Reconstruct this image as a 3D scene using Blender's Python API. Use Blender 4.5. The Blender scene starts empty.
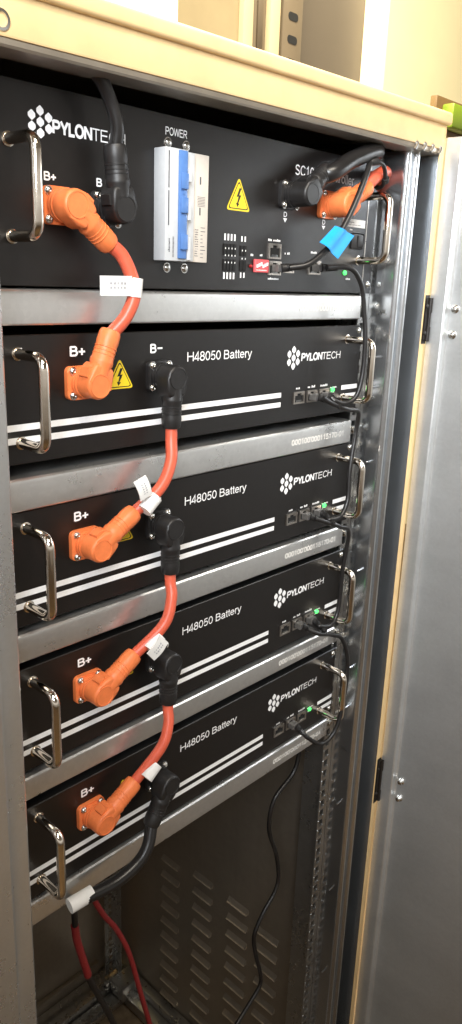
import bpy, bmesh, math, random
from mathutils import Vector, Matrix
random.seed(7)
S = 0.001                      # everything below is written in millimetres
scn = bpy.context.scene
COL = scn.collection
RAD = math.radians

# ------------------------------------------------------------------ materials
def new_mat(name):
    m = bpy.data.materials.new(name); m.use_nodes = True
    nt = m.node_tree
    return m, nt, nt.nodes['Principled BSDF']

def N(nt, typ, **kw):
    n = nt.nodes.new(typ)
    for k, v in kw.items():
        if k.startswith('i_'):
            n.inputs[k[2:].replace('_', ' ')].default_value = v
        else:
            setattr(n, k, v)
    return n

def coords(nt, scale=(1, 1, 1)):
    tc = N(nt, 'ShaderNodeTexCoord')
    mp = N(nt, 'ShaderNodeMapping'); mp.inputs['Scale'].default_value = scale
    nt.links.new(tc.outputs['Object'], mp.inputs['Vector'])
    return mp.outputs['Vector']

def ramp(nt, fac, stops):
    r = N(nt, 'ShaderNodeValToRGB')
    el = r.color_ramp.elements
    while len(el) < len(stops): el.new(0.5)
    for e, (p, c) in zip(el, stops):
        e.position = p; e.color = (*c, 1) if len(c) == 3 else c
    nt.links.new(fac, r.inputs['Fac'])
    return r.outputs['Color']

def mul(c, f): return tuple(min(1.0, x * f) for x in c)

def plain(name, col, rough=0.5, metal=0.0, var=0.12, nscale=300, bump=0.0, bscale=1500, coat=0.0, spec=0.5):
    """painted / moulded surface: base colour and roughness broken up by noise, optional fine grain"""
    m, nt, b = new_mat(name)
    v = coords(nt)
    n = N(nt, 'ShaderNodeTexNoise', i_Scale=nscale, i_Detail=5.0, i_Roughness=0.6); nt.links.new(v, n.inputs['Vector'])
    c = ramp(nt, n.outputs['Fac'], [(0.3, mul(col, 1 - var)), (0.7, mul(col, 1 + var))])
    nt.links.new(c, b.inputs['Base Color'])
    rr = N(nt, 'ShaderNodeMapRange', i_To_Min=max(0.02, rough - 0.08), i_To_Max=min(1, rough + 0.08))
    n2 = N(nt, 'ShaderNodeTexNoise', i_Scale=nscale * 0.17, i_Detail=4.0); nt.links.new(v, n2.inputs['Vector'])
    nt.links.new(n2.outputs['Fac'], rr.inputs['Value']); nt.links.new(rr.outputs['Result'], b.inputs['Roughness'])
    b.inputs['Metallic'].default_value = metal
    b.inputs['Coat Weight'].default_value = coat
    b.inputs['Specular IOR Level'].default_value = spec
    if bump:
        n3 = N(nt, 'ShaderNodeTexNoise', i_Scale=bscale, i_Detail=3.0); nt.links.new(v, n3.inputs['Vector'])
        bp = N(nt, 'ShaderNodeBump', i_Strength=bump, i_Distance=0.0005)
        nt.links.new(n3.outputs['Fac'], bp.inputs['Height']); nt.links.new(bp.outputs['Normal'], b.inputs['Normal'])
    return m

def galv(name, col=(0.55, 0.55, 0.54), rough=0.30, metal=0.93, spangle=140, streak=(1, 1, 1), contrast=0.13, bump=0.06):
    """zinc coated sheet: spangle cells, cloudy stains, rolled streaks"""
    m, nt, b = new_mat(name)
    v = coords(nt)
    vs = coords(nt, streak)
    vo = N(nt, 'ShaderNodeTexVoronoi', i_Scale=spangle); nt.links.new(v, vo.inputs['Vector'])
    bw = N(nt, 'ShaderNodeRGBToBW'); nt.links.new(vo.outputs['Color'], bw.inputs['Color'])
    n = N(nt, 'ShaderNodeTexNoise', i_Scale=14.0, i_Detail=8.0, i_Roughness=0.65); nt.links.new(v, n.inputs['Vector'])
    n2 = N(nt, 'ShaderNodeTexNoise', i_Scale=60.0, i_Detail=6.0, i_Roughness=0.7); nt.links.new(vs, n2.inputs['Vector'])
    a = N(nt, 'ShaderNodeMath', operation='MULTIPLY_ADD'); a.inputs[1].default_value = 0.14; nt.links.new(bw.outputs[0], a.inputs[0])
    a2 = N(nt, 'ShaderNodeMath', operation='MULTIPLY_ADD'); a2.inputs[1].default_value = 0.5; a2.inputs[2].default_value = 0.0
    nt.links.new(n.outputs['Fac'], a2.inputs[0]); nt.links.new(a2.outputs[0], a.inputs[2])
    a3 = N(nt, 'ShaderNodeMath', operation='MULTIPLY_ADD'); a3.inputs[1].default_value = 0.35
    nt.links.new(n2.outputs['Fac'], a3.inputs[0]); nt.links.new(a.outputs[0], a3.inputs[2])
    c = ramp(nt, a3.outputs[0], [(0.3, mul(col, 1 - contrast)), (0.8, mul(col, 1 + contrast))])
    nt.links.new(c, b.inputs['Base Color'])
    rr = N(nt, 'ShaderNodeMapRange', i_From_Min=0.3, i_From_Max=0.8, i_To_Min=rough - 0.5*contrast, i_To_Max=rough + 0.6*contrast)
    nt.links.new(a3.outputs[0], rr.inputs['Value']); nt.links.new(rr.outputs['Result'], b.inputs['Roughness'])
    b.inputs['Metallic'].default_value = metal
    bp = N(nt, 'ShaderNodeBump', i_Strength=bump, i_Distance=0.0003)
    nt.links.new(n2.outputs['Fac'], bp.inputs['Height']); nt.links.new(bp.outputs['Normal'], b.inputs['Normal'])
    return m

def glow(name, col, strength):
    m, nt, b = new_mat(name)
    b.inputs['Base Color'].default_value = (*col, 1)
    v = coords(nt); n = N(nt, 'ShaderNodeTexNoise', i_Scale=400.0); nt.links.new(v, n.inputs['Vector'])
    c = ramp(nt, n.outputs['Fac'], [(0.2, mul(col, 0.85)), (0.8, col)])
    nt.links.new(c, b.inputs['Emission Color']); b.inputs['Emission Strength'].default_value = strength
    return m

M = {}
M['galv'] = galv('galvanised_steel')
M['galv_post'] = galv('galvanised_post', (0.68, 0.695, 0.70), 0.29, 0.82, 320, (1, 1, 0.05), 0.085, 0.02)
M['galv_rail'] = galv('galvanised_folded_rail', (0.56, 0.58, 0.60), 0.22, 0.95, 320, (1, 1, 0.04), 0.09, 0.02)
M['galv_bar'] = galv('galvanised_shelf', (0.67, 0.665, 0.65), 0.31, 0.88, 260, (0.05, 1, 1), 0.13)
M['galv_door'] = galv('galvanised_door', (0.66, 0.675, 0.68), 0.36, 0.74, 320, (1, 0.05, 0.6), 0.11)
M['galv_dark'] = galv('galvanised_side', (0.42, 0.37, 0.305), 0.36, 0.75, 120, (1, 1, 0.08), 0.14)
M['glint_edge'] = plain('painted_louvre_glint', (0.48, 0.40, 0.29), 0.4, 0.4, 0.2, 200)  # pale lip colour, paints in the glints along the louvres
M['black'] = plain('black_powder_coat', (0.0060, 0.0046, 0.0040), 0.38, 0, 0.25, 160, 0.12, 2200, spec=0.55)
M['black_case'] = plain('black_case_steel', (0.012, 0.012, 0.012), 0.5, 0, 0.2, 120)
M['beige'] = plain('beige_powder_coat', (0.74, 0.525, 0.265), 0.42, 0, 0.08, 25, 0.10, 1400)
M['print'] = plain('white_screen_print', (0.90, 0.90, 0.90), 0.55, 0, 0.04, 500)
M['print_dim'] = plain('worn_white_print', (0.50, 0.49, 0.47), 0.6, 0, 0.3, 900)
M['stamp'] = plain('stamped_number_ink', (0.84, 0.82, 0.78), 0.5, 0, 0.1, 900)
M['chrome'] = plain('chromed_handle', (0.74, 0.67, 0.58), 0.12, 1.0, 0.08, 120)
M['bolt'] = plain('zinc_bolt', (0.72, 0.71, 0.68), 0.22, 1.0, 0.1, 400)
M['orange'] = plain('orange_connector_plastic', (0.80, 0.20, 0.060), 0.45, 0, 0.07, 200, 0.06, 1500)
M['wire'] = plain('orange_red_cable_jacket', (0.66, 0.112, 0.058), 0.38, 0, 0.08, 150, 0.05, 600)
M['rubber'] = plain('black_connector_plastic', (0.014, 0.013, 0.013), 0.45, 0, 0.2, 250, 0.08, 1500)
M['cable'] = plain('black_cable_jacket', (0.013, 0.012, 0.012), 0.33, 0, 0.2, 150)
M['red'] = plain('red_wire_insulation', (0.24, 0.018, 0.020), 0.4, 0, 0.12, 200)
M['tag'] = plain('white_paper_tag', (0.78, 0.77, 0.75), 0.6, 0, 0.04, 200)
M['tag_ink'] = plain('faded_tag_print', (0.40, 0.40, 0.42), 0.6, 0, 0.3, 900)
M['ink'] = plain('grey_tag_print', (0.08, 0.08, 0.09), 0.6, 0, 0.3, 900)
M['blue_tag'] = plain('blue_label_tape', (0.015, 0.34, 0.80), 0.4, 0, 0.08, 200)
M['yellow'] = plain('yellow_warning_vinyl', (0.82, 0.60, 0.022), 0.4, 0, 0.05, 200)
M['ink_black'] = plain('black_warning_ink', (0.01, 0.01, 0.01), 0.5)
M['breaker_white'] = plain('breaker_grey_white_plastic', (0.52, 0.535, 0.55), 0.42, 0, 0.04, 200)
M['breaker_cream'] = plain('breaker_cream_label', (0.60, 0.545, 0.48), 0.5, 0, 0.04, 200)
M['breaker_blue'] = plain('breaker_blue_lever', (0.085, 0.19, 0.45), 0.35, 0, 0.06, 200)
M['port_metal'] = plain('port_shield_metal', (0.42, 0.38, 0.34), 0.3, 0.9, 0.2, 600)
M['crystal'] = plain('clear_plug_plastic', (0.10, 0.095, 0.09), 0.2, 0, 0.2, 300, coat=0.3)
M['hole'] = plain('dark_opening', (0.004, 0.004, 0.004), 0.8)
M['dip_red'] = plain('red_switch_plastic', (0.70, 0.10, 0.11), 0.4)
M['green'] = glow('green_status_light', (0.07, 0.95, 0.14), 2.2)
M['green_dim'] = glow('green_link_light', (0.06, 0.62, 0.08), 0.6)
M['red_lamp'] = plain('red_lamp_lens', (0.30, 0.02, 0.02), 0.2)
M['wall'] = plain('cream_wall_paint', (0.92, 0.83, 0.54), 0.8, 0, 0.03, 4, 0.05, 300)
M['floor'] = plain('brown_floor', (0.16, 0.105, 0.058), 0.45, 0, 0.25, 6)
M['dust'] = plain('dusty_cabinet_floor', (0.17, 0.125, 0.08), 0.75, 0, 0.45, 30)
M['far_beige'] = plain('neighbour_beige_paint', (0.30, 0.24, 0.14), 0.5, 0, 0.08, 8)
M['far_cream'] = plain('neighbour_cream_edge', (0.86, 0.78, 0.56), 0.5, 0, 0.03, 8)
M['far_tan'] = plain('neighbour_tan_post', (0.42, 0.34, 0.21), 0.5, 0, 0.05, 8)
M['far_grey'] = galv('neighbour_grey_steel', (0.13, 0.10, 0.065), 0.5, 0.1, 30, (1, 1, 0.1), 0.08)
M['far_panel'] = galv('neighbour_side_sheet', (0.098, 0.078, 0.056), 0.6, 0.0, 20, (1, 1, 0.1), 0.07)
M['iron'] = plain('black_hinge_iron', (0.014, 0.011, 0.009), 0.45)
M['far_dark'] = plain('neighbour_gap_shade', (0.05, 0.035, 0.025), 0.6)  # dark colour standing in for shade between the posts
M['far_green'] = plain('green_plastic', (0.15, 0.22, 0.015), 0.4)
M['far_brown'] = plain('brown_board', (0.13, 0.075, 0.028), 0.5)

# ------------------------------------------------------------------ object helpers
def link_mesh(name, bm, mat, parent=None, smooth=True, ang=35):
    bmesh.ops.scale(bm, vec=(S, S, S), verts=bm.verts)
    bmesh.ops.recalc_face_normals(bm, faces=bm.faces)
    me = bpy.data.meshes.new(name); bm.to_mesh(me); bm.free()
    if smooth:
        for p in me.polygons: p.use_smooth = True
        try: me.set_sharp_from_angle(angle=RAD(ang))
        except Exception: pass
    o = bpy.data.objects.new(name, me); COL.objects.link(o)
    for mm in (mat if isinstance(mat, (list, tuple)) else [mat]): me.materials.append(mm)
    if parent:
        o.parent = parent
        # geometry is written in world coordinates: compensate for the parent's position
        o.matrix_parent_inverse = Matrix.Identity(4)
        w = Vector((0, 0, 0)); p = parent
        while p: w += p.location; p = p.parent
        o.location = -w
    return o

def thing(name, label, cat, loc=(0, 0, 0), group=None):
    o = bpy.data.objects.new(name, None); COL.objects.link(o)
    o.empty_display_size = 0.02
    o.location = Vector(loc) * S
    o['label'] = label; o['category'] = cat
    if group: o['group'] = group
    return o

def tag(o, label, cat, group=None):
    o['label'] = label; o['category'] = cat
    if group: o['group'] = group
    return o

def copy_tree(o, parent=None):
    c = o.copy(); COL.objects.link(c); c.parent = parent
    for ch in list(o.children): copy_tree(ch, c)
    return c

def newbm(): return bmesh.new()

def box(bm, x0, x1, y0, y1, z0, z1, bev=0.0, seg=2, mi=0):
    vs = [bm.verts.new(p) for p in ((x0,y0,z0),(x1,y0,z0),(x1,y1,z0),(x0,y1,z0),(x0,y0,z1),(x1,y0,z1),(x1,y1,z1),(x0,y1,z1))]
    fs = [bm.faces.new([vs[i] for i in f]) for f in ((0,1,5,4),(1,2,6,5),(2,3,7,6),(3,0,4,7),(4,5,6,7),(3,2,1,0))]
    for f in fs: f.material_index = mi
    if bev:
        es = list({e for f in fs for e in f.edges})
        r = bmesh.ops.bevel(bm, geom=es, offset=bev, segments=seg, affect='EDGES', profile=0.5)
        for f in r['faces']: f.material_index = mi
    return vs

def prism(bm, poly, axis, a0, a1, mi=0, bev=0.0):
    """extrude a 2D polygon; axis 'z': poly=(x,y); axis 'y': poly=(x,z); axis 'x': poly=(y,z)"""
    def P(p, a):
        return {'z': (p[0], p[1], a), 'y': (p[0], a, p[1]), 'x': (a, p[0], p[1])}[axis]
    A = [bm.verts.new(P(p, a0)) for p in poly]; B = [bm.verts.new(P(p, a1)) for p in poly]
    fs = [bm.faces.new(A), bm.faces.new(B[::-1])]
    n = len(poly)
    for i in range(n): fs.append(bm.faces.new((A[i], B[i], B[(i+1) % n], A[(i+1) % n])))
    for f in fs: f.material_index = mi
    if bev:
        es = list(fs[1].edges)
        bmesh.ops.bevel(bm, geom=es, offset=bev, segments=3, affect='EDGES', profile=0.5)

def strip_profile(bm, pts, z0, z1, mi=0):
    """open folded-sheet profile in (x,y) extruded along z"""
    A = [bm.verts.new((x, y, z0)) for x, y in pts]; B = [bm.verts.new((x, y, z1)) for x, y in pts]
    for i in range(len(pts)-1):
        f = bm.faces.new((A[i], A[i+1], B[i+1], B[i])); f.material_index = mi

def spline(pts, per=8):
    P = [Vector(p) for p in pts]
    P = [2*P[0]-P[1]] + P + [2*P[-1]-P[-2]]
    out = []
    for i in range(1, len(P)-2):
        a, b, c, d = P[i-1:i+3]
        for k in range(per):
            t = k/per
            out.append(0.5*((2*b)+(c-a)*t+(2*a-5*b+4*c-d)*t*t+(3*b-a-3*c+d)*t**3))
    out.append(P[-2]); return out

def tube(bm, pts, r, seg=14, smooth=True, per=8, mi=0):
    path = spline(pts, per) if smooth else [Vector(p) for p in pts]
    n = len(path)
    rr = r if callable(r) else (lambda t: r)
    t0 = (path[1]-path[0]).normalized()
    up = Vector((0, 0, 1)) if abs(t0.z) < 0.9 else Vector((1, 0, 0))
    nrm = t0.cross(up).normalized(); rings = []
    for i in range(n):
        t = (path[min(i+1, n-1)]-path[max(i-1, 0)]).normalized()
        nrm = (nrm - t*nrm.dot(t)).normalized(); bn = t.cross(nrm)
        q = rr(i/(n-1))
        rings.append([bm.verts.new(path[i]+(nrm*math.cos(2*math.pi*k/seg)+bn*math.sin(2*math.pi*k/seg))*q) for k in range(seg)])
    for i in range(n-1):
        for k in range(seg):
            f = bm.faces.new((rings[i][k], rings[i][(k+1) % seg], rings[i+1][(k+1) % seg], rings[i+1][k])); f.material_index = mi
    for f in (bm.faces.new(rings[0][::-1]), bm.faces.new(rings[-1])): f.material_index = mi

def lathe(bm, prof, origin, axis, seg=24, mi=0):
    """prof = [(distance along axis, radius)]"""
    ax = Vector(axis).normalized(); o = Vector(origin)
    u = ax.cross(Vector((0, 0, 1)) if abs(ax.z) < 0.9 else Vector((1, 0, 0))).normalized(); w = ax.cross(u)
    rings = [[bm.verts.new(o+ax*d+(u*math.cos(2*math.pi*k/seg)+w*math.sin(2*math.pi*k/seg))*max(r, 0.01)) for k in range(seg)] for d, r in prof]
    for i in range(len(prof)-1):
        for k in range(seg):
            f = bm.faces.new((rings[i][k], rings[i][(k+1) % seg], rings[i+1][(k+1) % seg], rings[i+1][k])); f.material_index = mi
    for f in (bm.faces.new(rings[0][::-1]), bm.faces.new(rings[-1])): f.material_index = mi

def rrect(x0, x1, z0, z1, r, n=5):
    out = []
    for cx, cz, a in ((x1-r, z1-r, 0), (x0+r, z1-r, 90), (x0+r, z0+r, 180), (x1-r, z0+r, 270)):
        for k in range(n+1):
            t = RAD(a+90*k/n); out.append((cx+r*math.cos(t), cz+r*math.sin(t)))
    return out

def arc(cx, cy, rx, ry, a0, a1, n=12):
    return [(cx+rx*math.cos(RAD(a0+(a1-a0)*k/n)), cy+ry*math.sin(RAD(a0+(a1-a0)*k/n))) for k in range(n+1)]

# plain grotesque letters as pen strokes, cap height 1: (advance, strokes)
GL = {
 'H': (1.0, [[(.13, 0), (.13, 1)], [(.88, 0), (.88, 1)], [(.13, .53), (.88, .53)]]),
 '4': (.78, [[(.55, 0), (.55, .97), (.07, .25), (.74, .25)]]),
 '8': (.78, [arc(.39, .74, .24, .21, 0, 360, 18), arc(.39, .28, .29, .235, 0, 360, 18)]),
 '0': (.78, [arc(.39, .5, .285, .45, 0, 360, 22)]),
 '5': (.78, [[(.66, .94), (.23, .94), (.15, .47)]+arc(.38, .325, .29, .275, 125, -150, 16)]),
 '1': (.78, [[(.17, .75), (.3, .82), (.44, .97), (.44, 0)]]),
 '7': (.78, [[(.06, .94), (.7, .94), (.42, .5), (.3, 0)]]),
 'B': (.93, [[(.13, 0), (.13, 1)], [(.13, .94), (.5, .94)]+arc(.52, .735, .23, .205, 80, -80, 8)+[(.5, .53), (.13, .53)], [(.5, .53)]+arc(.54, .295, .27, .235, 80, -80, 8)+[(.5, .06), (.13, .06)]]),
 'a': (.78, [arc(.38, .47, .25, .22, 165, 15, 9)+[(.63, .45), (.63, .12), (.71, .03)], [(.63, .42), (.45, .38)]+arc(.35, .21, .24, .165, 90, 270, 9)+[(.48, .08), (.63, .2)]]),
 't': (.39, [[(.2, .94), (.2, .2), (.24, .07), (.36, .05)], [(.03, .68), (.36, .68)]]),
 'e': (.78, [[(.1, .38), (.68, .38)]+arc(.39, .36, .29, .31, 12, 322, 16)]),
 'r': (.47, [[(.13, 0), (.13, .72)], arc(.38, .42, .25, .25, 180, 75, 7)]),
 'y': (.70, [[(.05, .72), (.35, .04)], [(.65, .72), (.33, -.08), (.24, -.22), (.08, -.22)]]),
 'P': (.93, [[(.13, 0), (.13, 1)], [(.13, .94), (.52, .94)]+arc(.54, .7, .27, .24, 80, -80, 8)+[(.52, .46), (.13, .46)]]),
 'Y': (.93, [[(.06, 1), (.465, .42), (.87, 1)], [(.465, .45), (.465, 0)]]),
 'L': (.76, [[(.13, 1), (.13, .06), (.72, .06)]]),
 'O': (1.09, [arc(.545, .5, .43, .45, 0, 360, 24)]),
 'N': (1.0, [[(.13, 0), (.13, 1)], [(.88, 0), (.88, 1)], [(.15, .95), (.86, .05)]]),
 'T': (.85, [[(.03, .94), (.82, .94)], [(.425, .94), (.425, 0)]]),
 'E': (.93, [[(.84, .94), (.13, .94), (.13, .06), (.86, .06)], [(.13, .53), (.8, .53)]]),
 'C': (1.0, [arc(.53, .5, .41, .45, 35, 325, 20)]),
 'W': (1.32, [[(.05, 1), (.34, .03)], [(.34, .03), (.66, .97)], [(.66, .97), (.98, .03)], [(.98, .03), (1.27, 1)]]),
 'R': (1.0, [[(.13, 0), (.13, 1)], [(.13, .94), (.55, .94)]+arc(.58, .71, .27, .23, 80, -80, 8)+[(.55, .48), (.13, .48)], [(.52, .46), (.9, 0)]]),
 'S': (.93, [arc(.46, .735, .31, .21, 15, 262, 13)+arc(.46, .27, .34, .215, 82, -165, 13)]),
 'D': (1.0, [[(.13, 0), (.13, 1)], [(.13, .94), (.48, .94)]+arc(.48, .5, .39, .44, 85, -85, 12)+[(.48, .06), (.13, .06)]]),
 'o': (.78, [arc(.39, .36, .285, .31, 0, 360, 18)]),
 'n': (.78, [[(.13, 0), (.13, .72)], arc(.39, .43, .25, .25, 180, 0, 9)+[(.64, 0)]]),
 'l': (.31, [[(.15, 0), (.15, 1)]]),
 'J': (.7, [[(.58, 1), (.58, .3)]+arc(.34, .28, .24, .23, 0, -180, 8)]),
 'V': (.93, [[(.05, 1), (.46, .04), (.88, 1)]]),
 '+': (.82, [[(.06, .43), (.76, .43)], [(.41, .08), (.41, .78)]]),
 '-': (.47, [[(.05, .38), (.42, .38)]]),
 ' ': (.39, []),
 "'": (.25, [[(.12, .75), (.12, 1)]]),
}

def ribbon(bm, pts, hw, put, mi=0):
    P = [Vector(p) for p in pts]
    closed = (P[0]-P[-1]).length < 1e-4
    if closed: P = P[:-1]
    n = len(P); L = []; Rr_ = []
    for i in range(n):
        a = P[i-1] if (i > 0 or closed) else None; b = P[(i+1) % n] if (i < n-1 or closed) else None
        d1 = (P[i]-a).normalized() if a is not None else (b-P[i]).normalized()
        d2 = (b-P[i]).normalized() if b is not None else d1
        n1 = Vector((-d1.y, d1.x)); n2 = Vector((-d2.y, d2.x)); m_ = n1+n2
        if m_.length < 0.2: m_ = n1
        m_.normalize(); k = hw/max(0.45, m_.dot(n1))
        L.append(bm.verts.new(put(P[i]+m_*k))); Rr_.append(bm.verts.new(put(P[i]-m_*k)))
    for i in range(n if closed else n-1):
        j = (i+1) % n
        bm.faces.new((L[i], L[j], Rr_[j], Rr_[i])).material_index = mi

def text_into(bm, body, x0, x1, z0, z1, y, weight=0.13, shear=0.0, mi=0):
    """letters drawn as flat pen strokes lying on the plane y, baseline z0, cap height z1, fitted between x0 and x1"""
    adv = sum(GL[c][0] for c in body); sx = (x1-x0)/adv; sz = z1-z0; pen = 0; k = 0
    for c in body:
        for st in GL[c][1]:
            yy = y-0.012*(k % 5); k += 1
            q = pen
            def put(p): return (x0+(q+p.x+shear*p.y)*sx, yy, z0+p.y*sz)
            ribbon(bm, st, weight/2, put, mi)
        pen += GL[c][0]

def scribble(bm, x0, x1, z, h, y, gap=0.28, n=None, mi=0):
    """illegible tiny print: a row of short dashes"""
    n = n or max(3, int((x1-x0)/(h*0.75))); w = (x1-x0)/n
    for i in range(n):
        if random.random() < 0.1: continue
        a = x0+i*w; hh = h*random.uniform(0.6, 1)
        quad(bm, a, a+w*(1-gap), z, z+hh, y, mi)

def quad(bm, x0, x1, z0, z1, y, mi=0):
    f = bm.faces.new([bm.verts.new(p) for p in ((x0, y, z0), (x1, y, z0), (x1, y, z1), (x0, y, z1))]); f.material_index = mi

def poly_y(bm, pts, y, mi=0):
    f = bm.faces.new([bm.verts.new((x, y, z)) for x, z in pts]); f.material_index = mi

def hexlogo(bm, cx, cz, w, h, y):
    """cluster of rounded six-sided tiles: two, three, two"""
    cw = w/3.0; ch = h/3.05
    for col, n in ((-1, 2), (0, 3), (1, 2)):
        for k in range(n):
            x = cx+col*cw; z = cz+(k-(n-1)/2)*ch
            a = cw*0.52; b = ch*0.50
            pts = []
            hexp = [(0, b), (a*0.84, b*0.32), (a*0.84, -b*0.32), (0, -b), (-a*0.84, -b*0.32), (-a*0.84, b*0.32)]
            for i in range(6):
                p, q, r_ = Vector(hexp[i-1]), Vector(hexp[i]), Vector(hexp[(i+1) % 6])
                pts += [tuple(q.lerp(p, .22)), tuple(q.lerp(p, .07)*0.98), tuple(q.lerp(r_, .07)*0.98), tuple(q.lerp(r_, .22))]
            poly_y(bm, [(x+px, z+pz) for px, pz in pts][::-1], y)

# ------------------------------------------------------------------ repeated hardware
def handle(parent, x, z0, z1, depth=33, r=3.9):
    bm = newbm(); R = 9.0
    pts = [Vector((x, 2, z1))]
    for k in range(7):
        a = RAD(90*k/6); pts.append(Vector((x, -(depth-R)-R*math.sin(a), z1-R+R*math.cos(a))))
    for k in range(7):
        a = RAD(90*k/6); pts.append(Vector((x, -(depth-R)-R*math.cos(a), z0+R-R*math.sin(a))))
    pts.append(Vector((x, 2, z0)))
    tube(bm, pts, r, 18, smooth=False)
    for z in (z0, z1): lathe(bm, [(0, 5.0), (0.8, 5.0), (1.0, 4.4), (1.1, 3)], (x, 0, z), (0, -1, 0), 20)
    return link_mesh('handle', bm, M['chrome'], parent)

def bolt_at(parent, x, y, z, r=2.7, mat=None):
    bm = newbm()
    lathe(bm, [(0, r*1.25), (0.5, r*1.25), (0.55, r), (1.2, r*0.98), (1.9, r*0.8), (2.3, r*0.45), (2.35, 0.9), (1.7, 0.8), (1.7, 0.02)], (x, y, z), (0, -1, 0), 14)
    return link_mesh('bolt', bm, mat or M['bolt'], parent)

def socket(parent, cx, cz, mat, w=27, h=26, d=9.4):
    bm = newbm()
    prism(bm, rrect(cx-w/2, cx+w/2, cz-h/2, cz+h/2, 4.5), 'y', 0.2, -4.2, bev=1.0)
    lathe(bm, [(4, 11.6), (7, 11.6), (7.2, 10.9), (8.4, 10.9), (8.6, 11.6), (10, 11.6), (10.2, 10.6), (13, 10.6)], (cx, 0, cz), (0, -1, 0), 28)
    s = link_mesh('terminal_socket', bm, mat, parent)
    for sx in (-1, 1):
        for sz in (-1, 1): bolt_at(s, cx+sx*d, -4.2, cz+sz*d)
    return s

def plug(parent, cx, cz, ang, mat, L=44, y0=-11, y1=-26.5, r0=10.9):
    """right-angle power plug: rounded head over the socket and a cable boot leaving in the panel plane"""
    a = RAD(ang); dx, dz = math.cos(a), math.sin(a)
    bm = newbm()
    W = lambda u, v: (cx+u*dx-v*dz, cz+u*dz+v*dx)
    prof = []
    for k in range(13):
        t = RAD(90+180*k/12); prof.append(W(r0*math.cos(t), r0*math.sin(t)))
    prof += [W(9.0, -r0), W(13.5, -r0*0.86), W(15.5, -r0*0.7), W(15.5, r0*0.7), W(13.5, r0*0.86), W(9.0, r0)]
    prism(bm, prof, 'y', y0, y1, bev=2.6)
    ym = (y0+y1)/2
    lathe(bm, [(-11.4, 3.0), (-11.0, 4.6)][:0] + [(8, 8.6), (16, 8.7), (17.5, 9.2), (19.5, 9.2), (21, 8.6), (L*0.72, 8.3), (L*0.78, 8.7), (L-3, 8.4), (L-0.6, 7.6), (L, 6.2)], (cx, ym, cz), (dx, 0, dz), 26)
    # gripping ridges across the boot and a shallow plate on the face
    for u in (24, 27, 30):
        lathe(bm, [(u-0.7, 8.2), (u-0.3, 8.8), (u+0.3, 8.8), (u+0.7, 8.2)], (cx, ym, cz), (dx, 0, dz), 26)
    lathe(bm, [(0, 9.4), (0.7, 9.2), (0.72, 8.4), (0.35, 8.2), (0.35, 0.02)], (cx, y1+0.1, cz), (0, -1, 0), 28)
    # latch tab on the upper flank
    p = [W(2, r0-1), W(11, r0-1), W(10, r0+2.0), W(3, r0+2.0)]
    prism(bm, p, 'y', ym+5, ym-5)
    return link_mesh('plug', bm, mat, parent)

def warning_sign(parent, x0, x1, z0, z1):
    bm = newbm()
    def tri(ins, y, mi):
        A = Vector((x0, z0)); B = Vector((x1, z0)); Cc = Vector(((x0+x1)/2, z1)); G = (A+B+Cc)/3
        P = [G+(q-G)*ins for q in (A, B, Cc)]; out = []
        for i in range(3):
            p, q, r_ = P[i-1], P[i], P[(i+1) % 3]
            for t in (0, .25, .5, .75, 1):
                a = q.lerp(p, .12); b = q.lerp(r_, .12)
                out.append(tuple((1-t)**2*a+2*t*(1-t)*q+t*t*b))
        poly_y(bm, out, y, mi)
    tri(1.0, -0.25, 0); tri(0.86, -0.35, 1); tri(0.77, -0.45, 0)
    w = x1-x0; h = z1-z0; cx = (x0+x1)/2
    B = [(0.02, .68), (-.10, .40), (-.015, .42), (-.07, .22), (-.12, .25), (-.055, .10), (.035, .22), (-.02, .215), (.10, .47), (.01, .46), (.10, .66)]
    poly_y(bm, [(cx+u*w, z0+v*h) for u, v in B], -0.55, 1)
    return link_mesh('warning_sign', bm, [M['yellow'], M['ink_black']], parent, smooth=False)

def port(parent, x0, x1, z0, z1, name='port'):
    bm = newbm()
    t = 1.6
    for a in ((x0, x1, z1-t, z1), (x0, x1, z0, z0+t), (x0, x0+t, z0+t, z1-t), (x1-t, x1, z0+t, z1-t)):
        box(bm, a[0], a[1], -1.6, 0.3, a[2], a[3])
    w = x1-x0
    box(bm, x0+t, x0+w*0.32, -1.3, 0.2, z1-t-2.4, z1-t); box(bm, x1-w*0.32, x1-t, -1.3, 0.2, z1-t-2.4, z1-t)
    p = link_mesh(name, bm, M['port_metal'], parent, smooth=False)
    bm = newbm(); quad(bm, x0+t, x1-t, z0+t, z1-t, -0.2)
    for k in range(6):
        u = x0+w*(0.28+0.09*k); box(bm, u, u+0.5, -0.8, -0.3, z0+t, z0+t+2.2, mi=1)
    link_mesh('opening', bm, [M['hole'], M['bolt']], p, smooth=False)
    return p

def led(parent, x, z, r=2.5, mat='green'):
    bm = newbm(); lathe(bm, [(0, r), (1.2, r), (2.0, r*0.8), (2.5, r*0.3)], (x, 0, z), (0, -1, 0), 14)
    return link_mesh('status_light', bm, M[mat], parent)

def lettering(parent, name, items, mat='print'):
    for it in items:
        bm = newbm(); text_into(bm, *it); link_mesh(name, bm, M[mat], parent, smooth=False)

# ================================================================== THE SETTING
def sheet(name, x0, x1, y0, y1, z0, z1, mat):
    bm = newbm(); box(bm, x0, x1, y0, y1, z0, z1)
    o = link_mesh(name, bm, mat, smooth=False); o['kind'] = 'structure'; return o
sheet('floor', -4000, 5000, -4000, 1900, -1460, -1400, M['floor'])
sheet('wall', -4000, 5000, 1900, 2000, -1400, 2600, M['wall'])

# ================================================================== CABINET
ZB, ZT = -1330, 234
cab = thing('equipment_cabinet', 'tall beige steel cabinet with bare galvanised inside, its door swung open at the right', 'cabinet', (155, 250, -1400))
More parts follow.
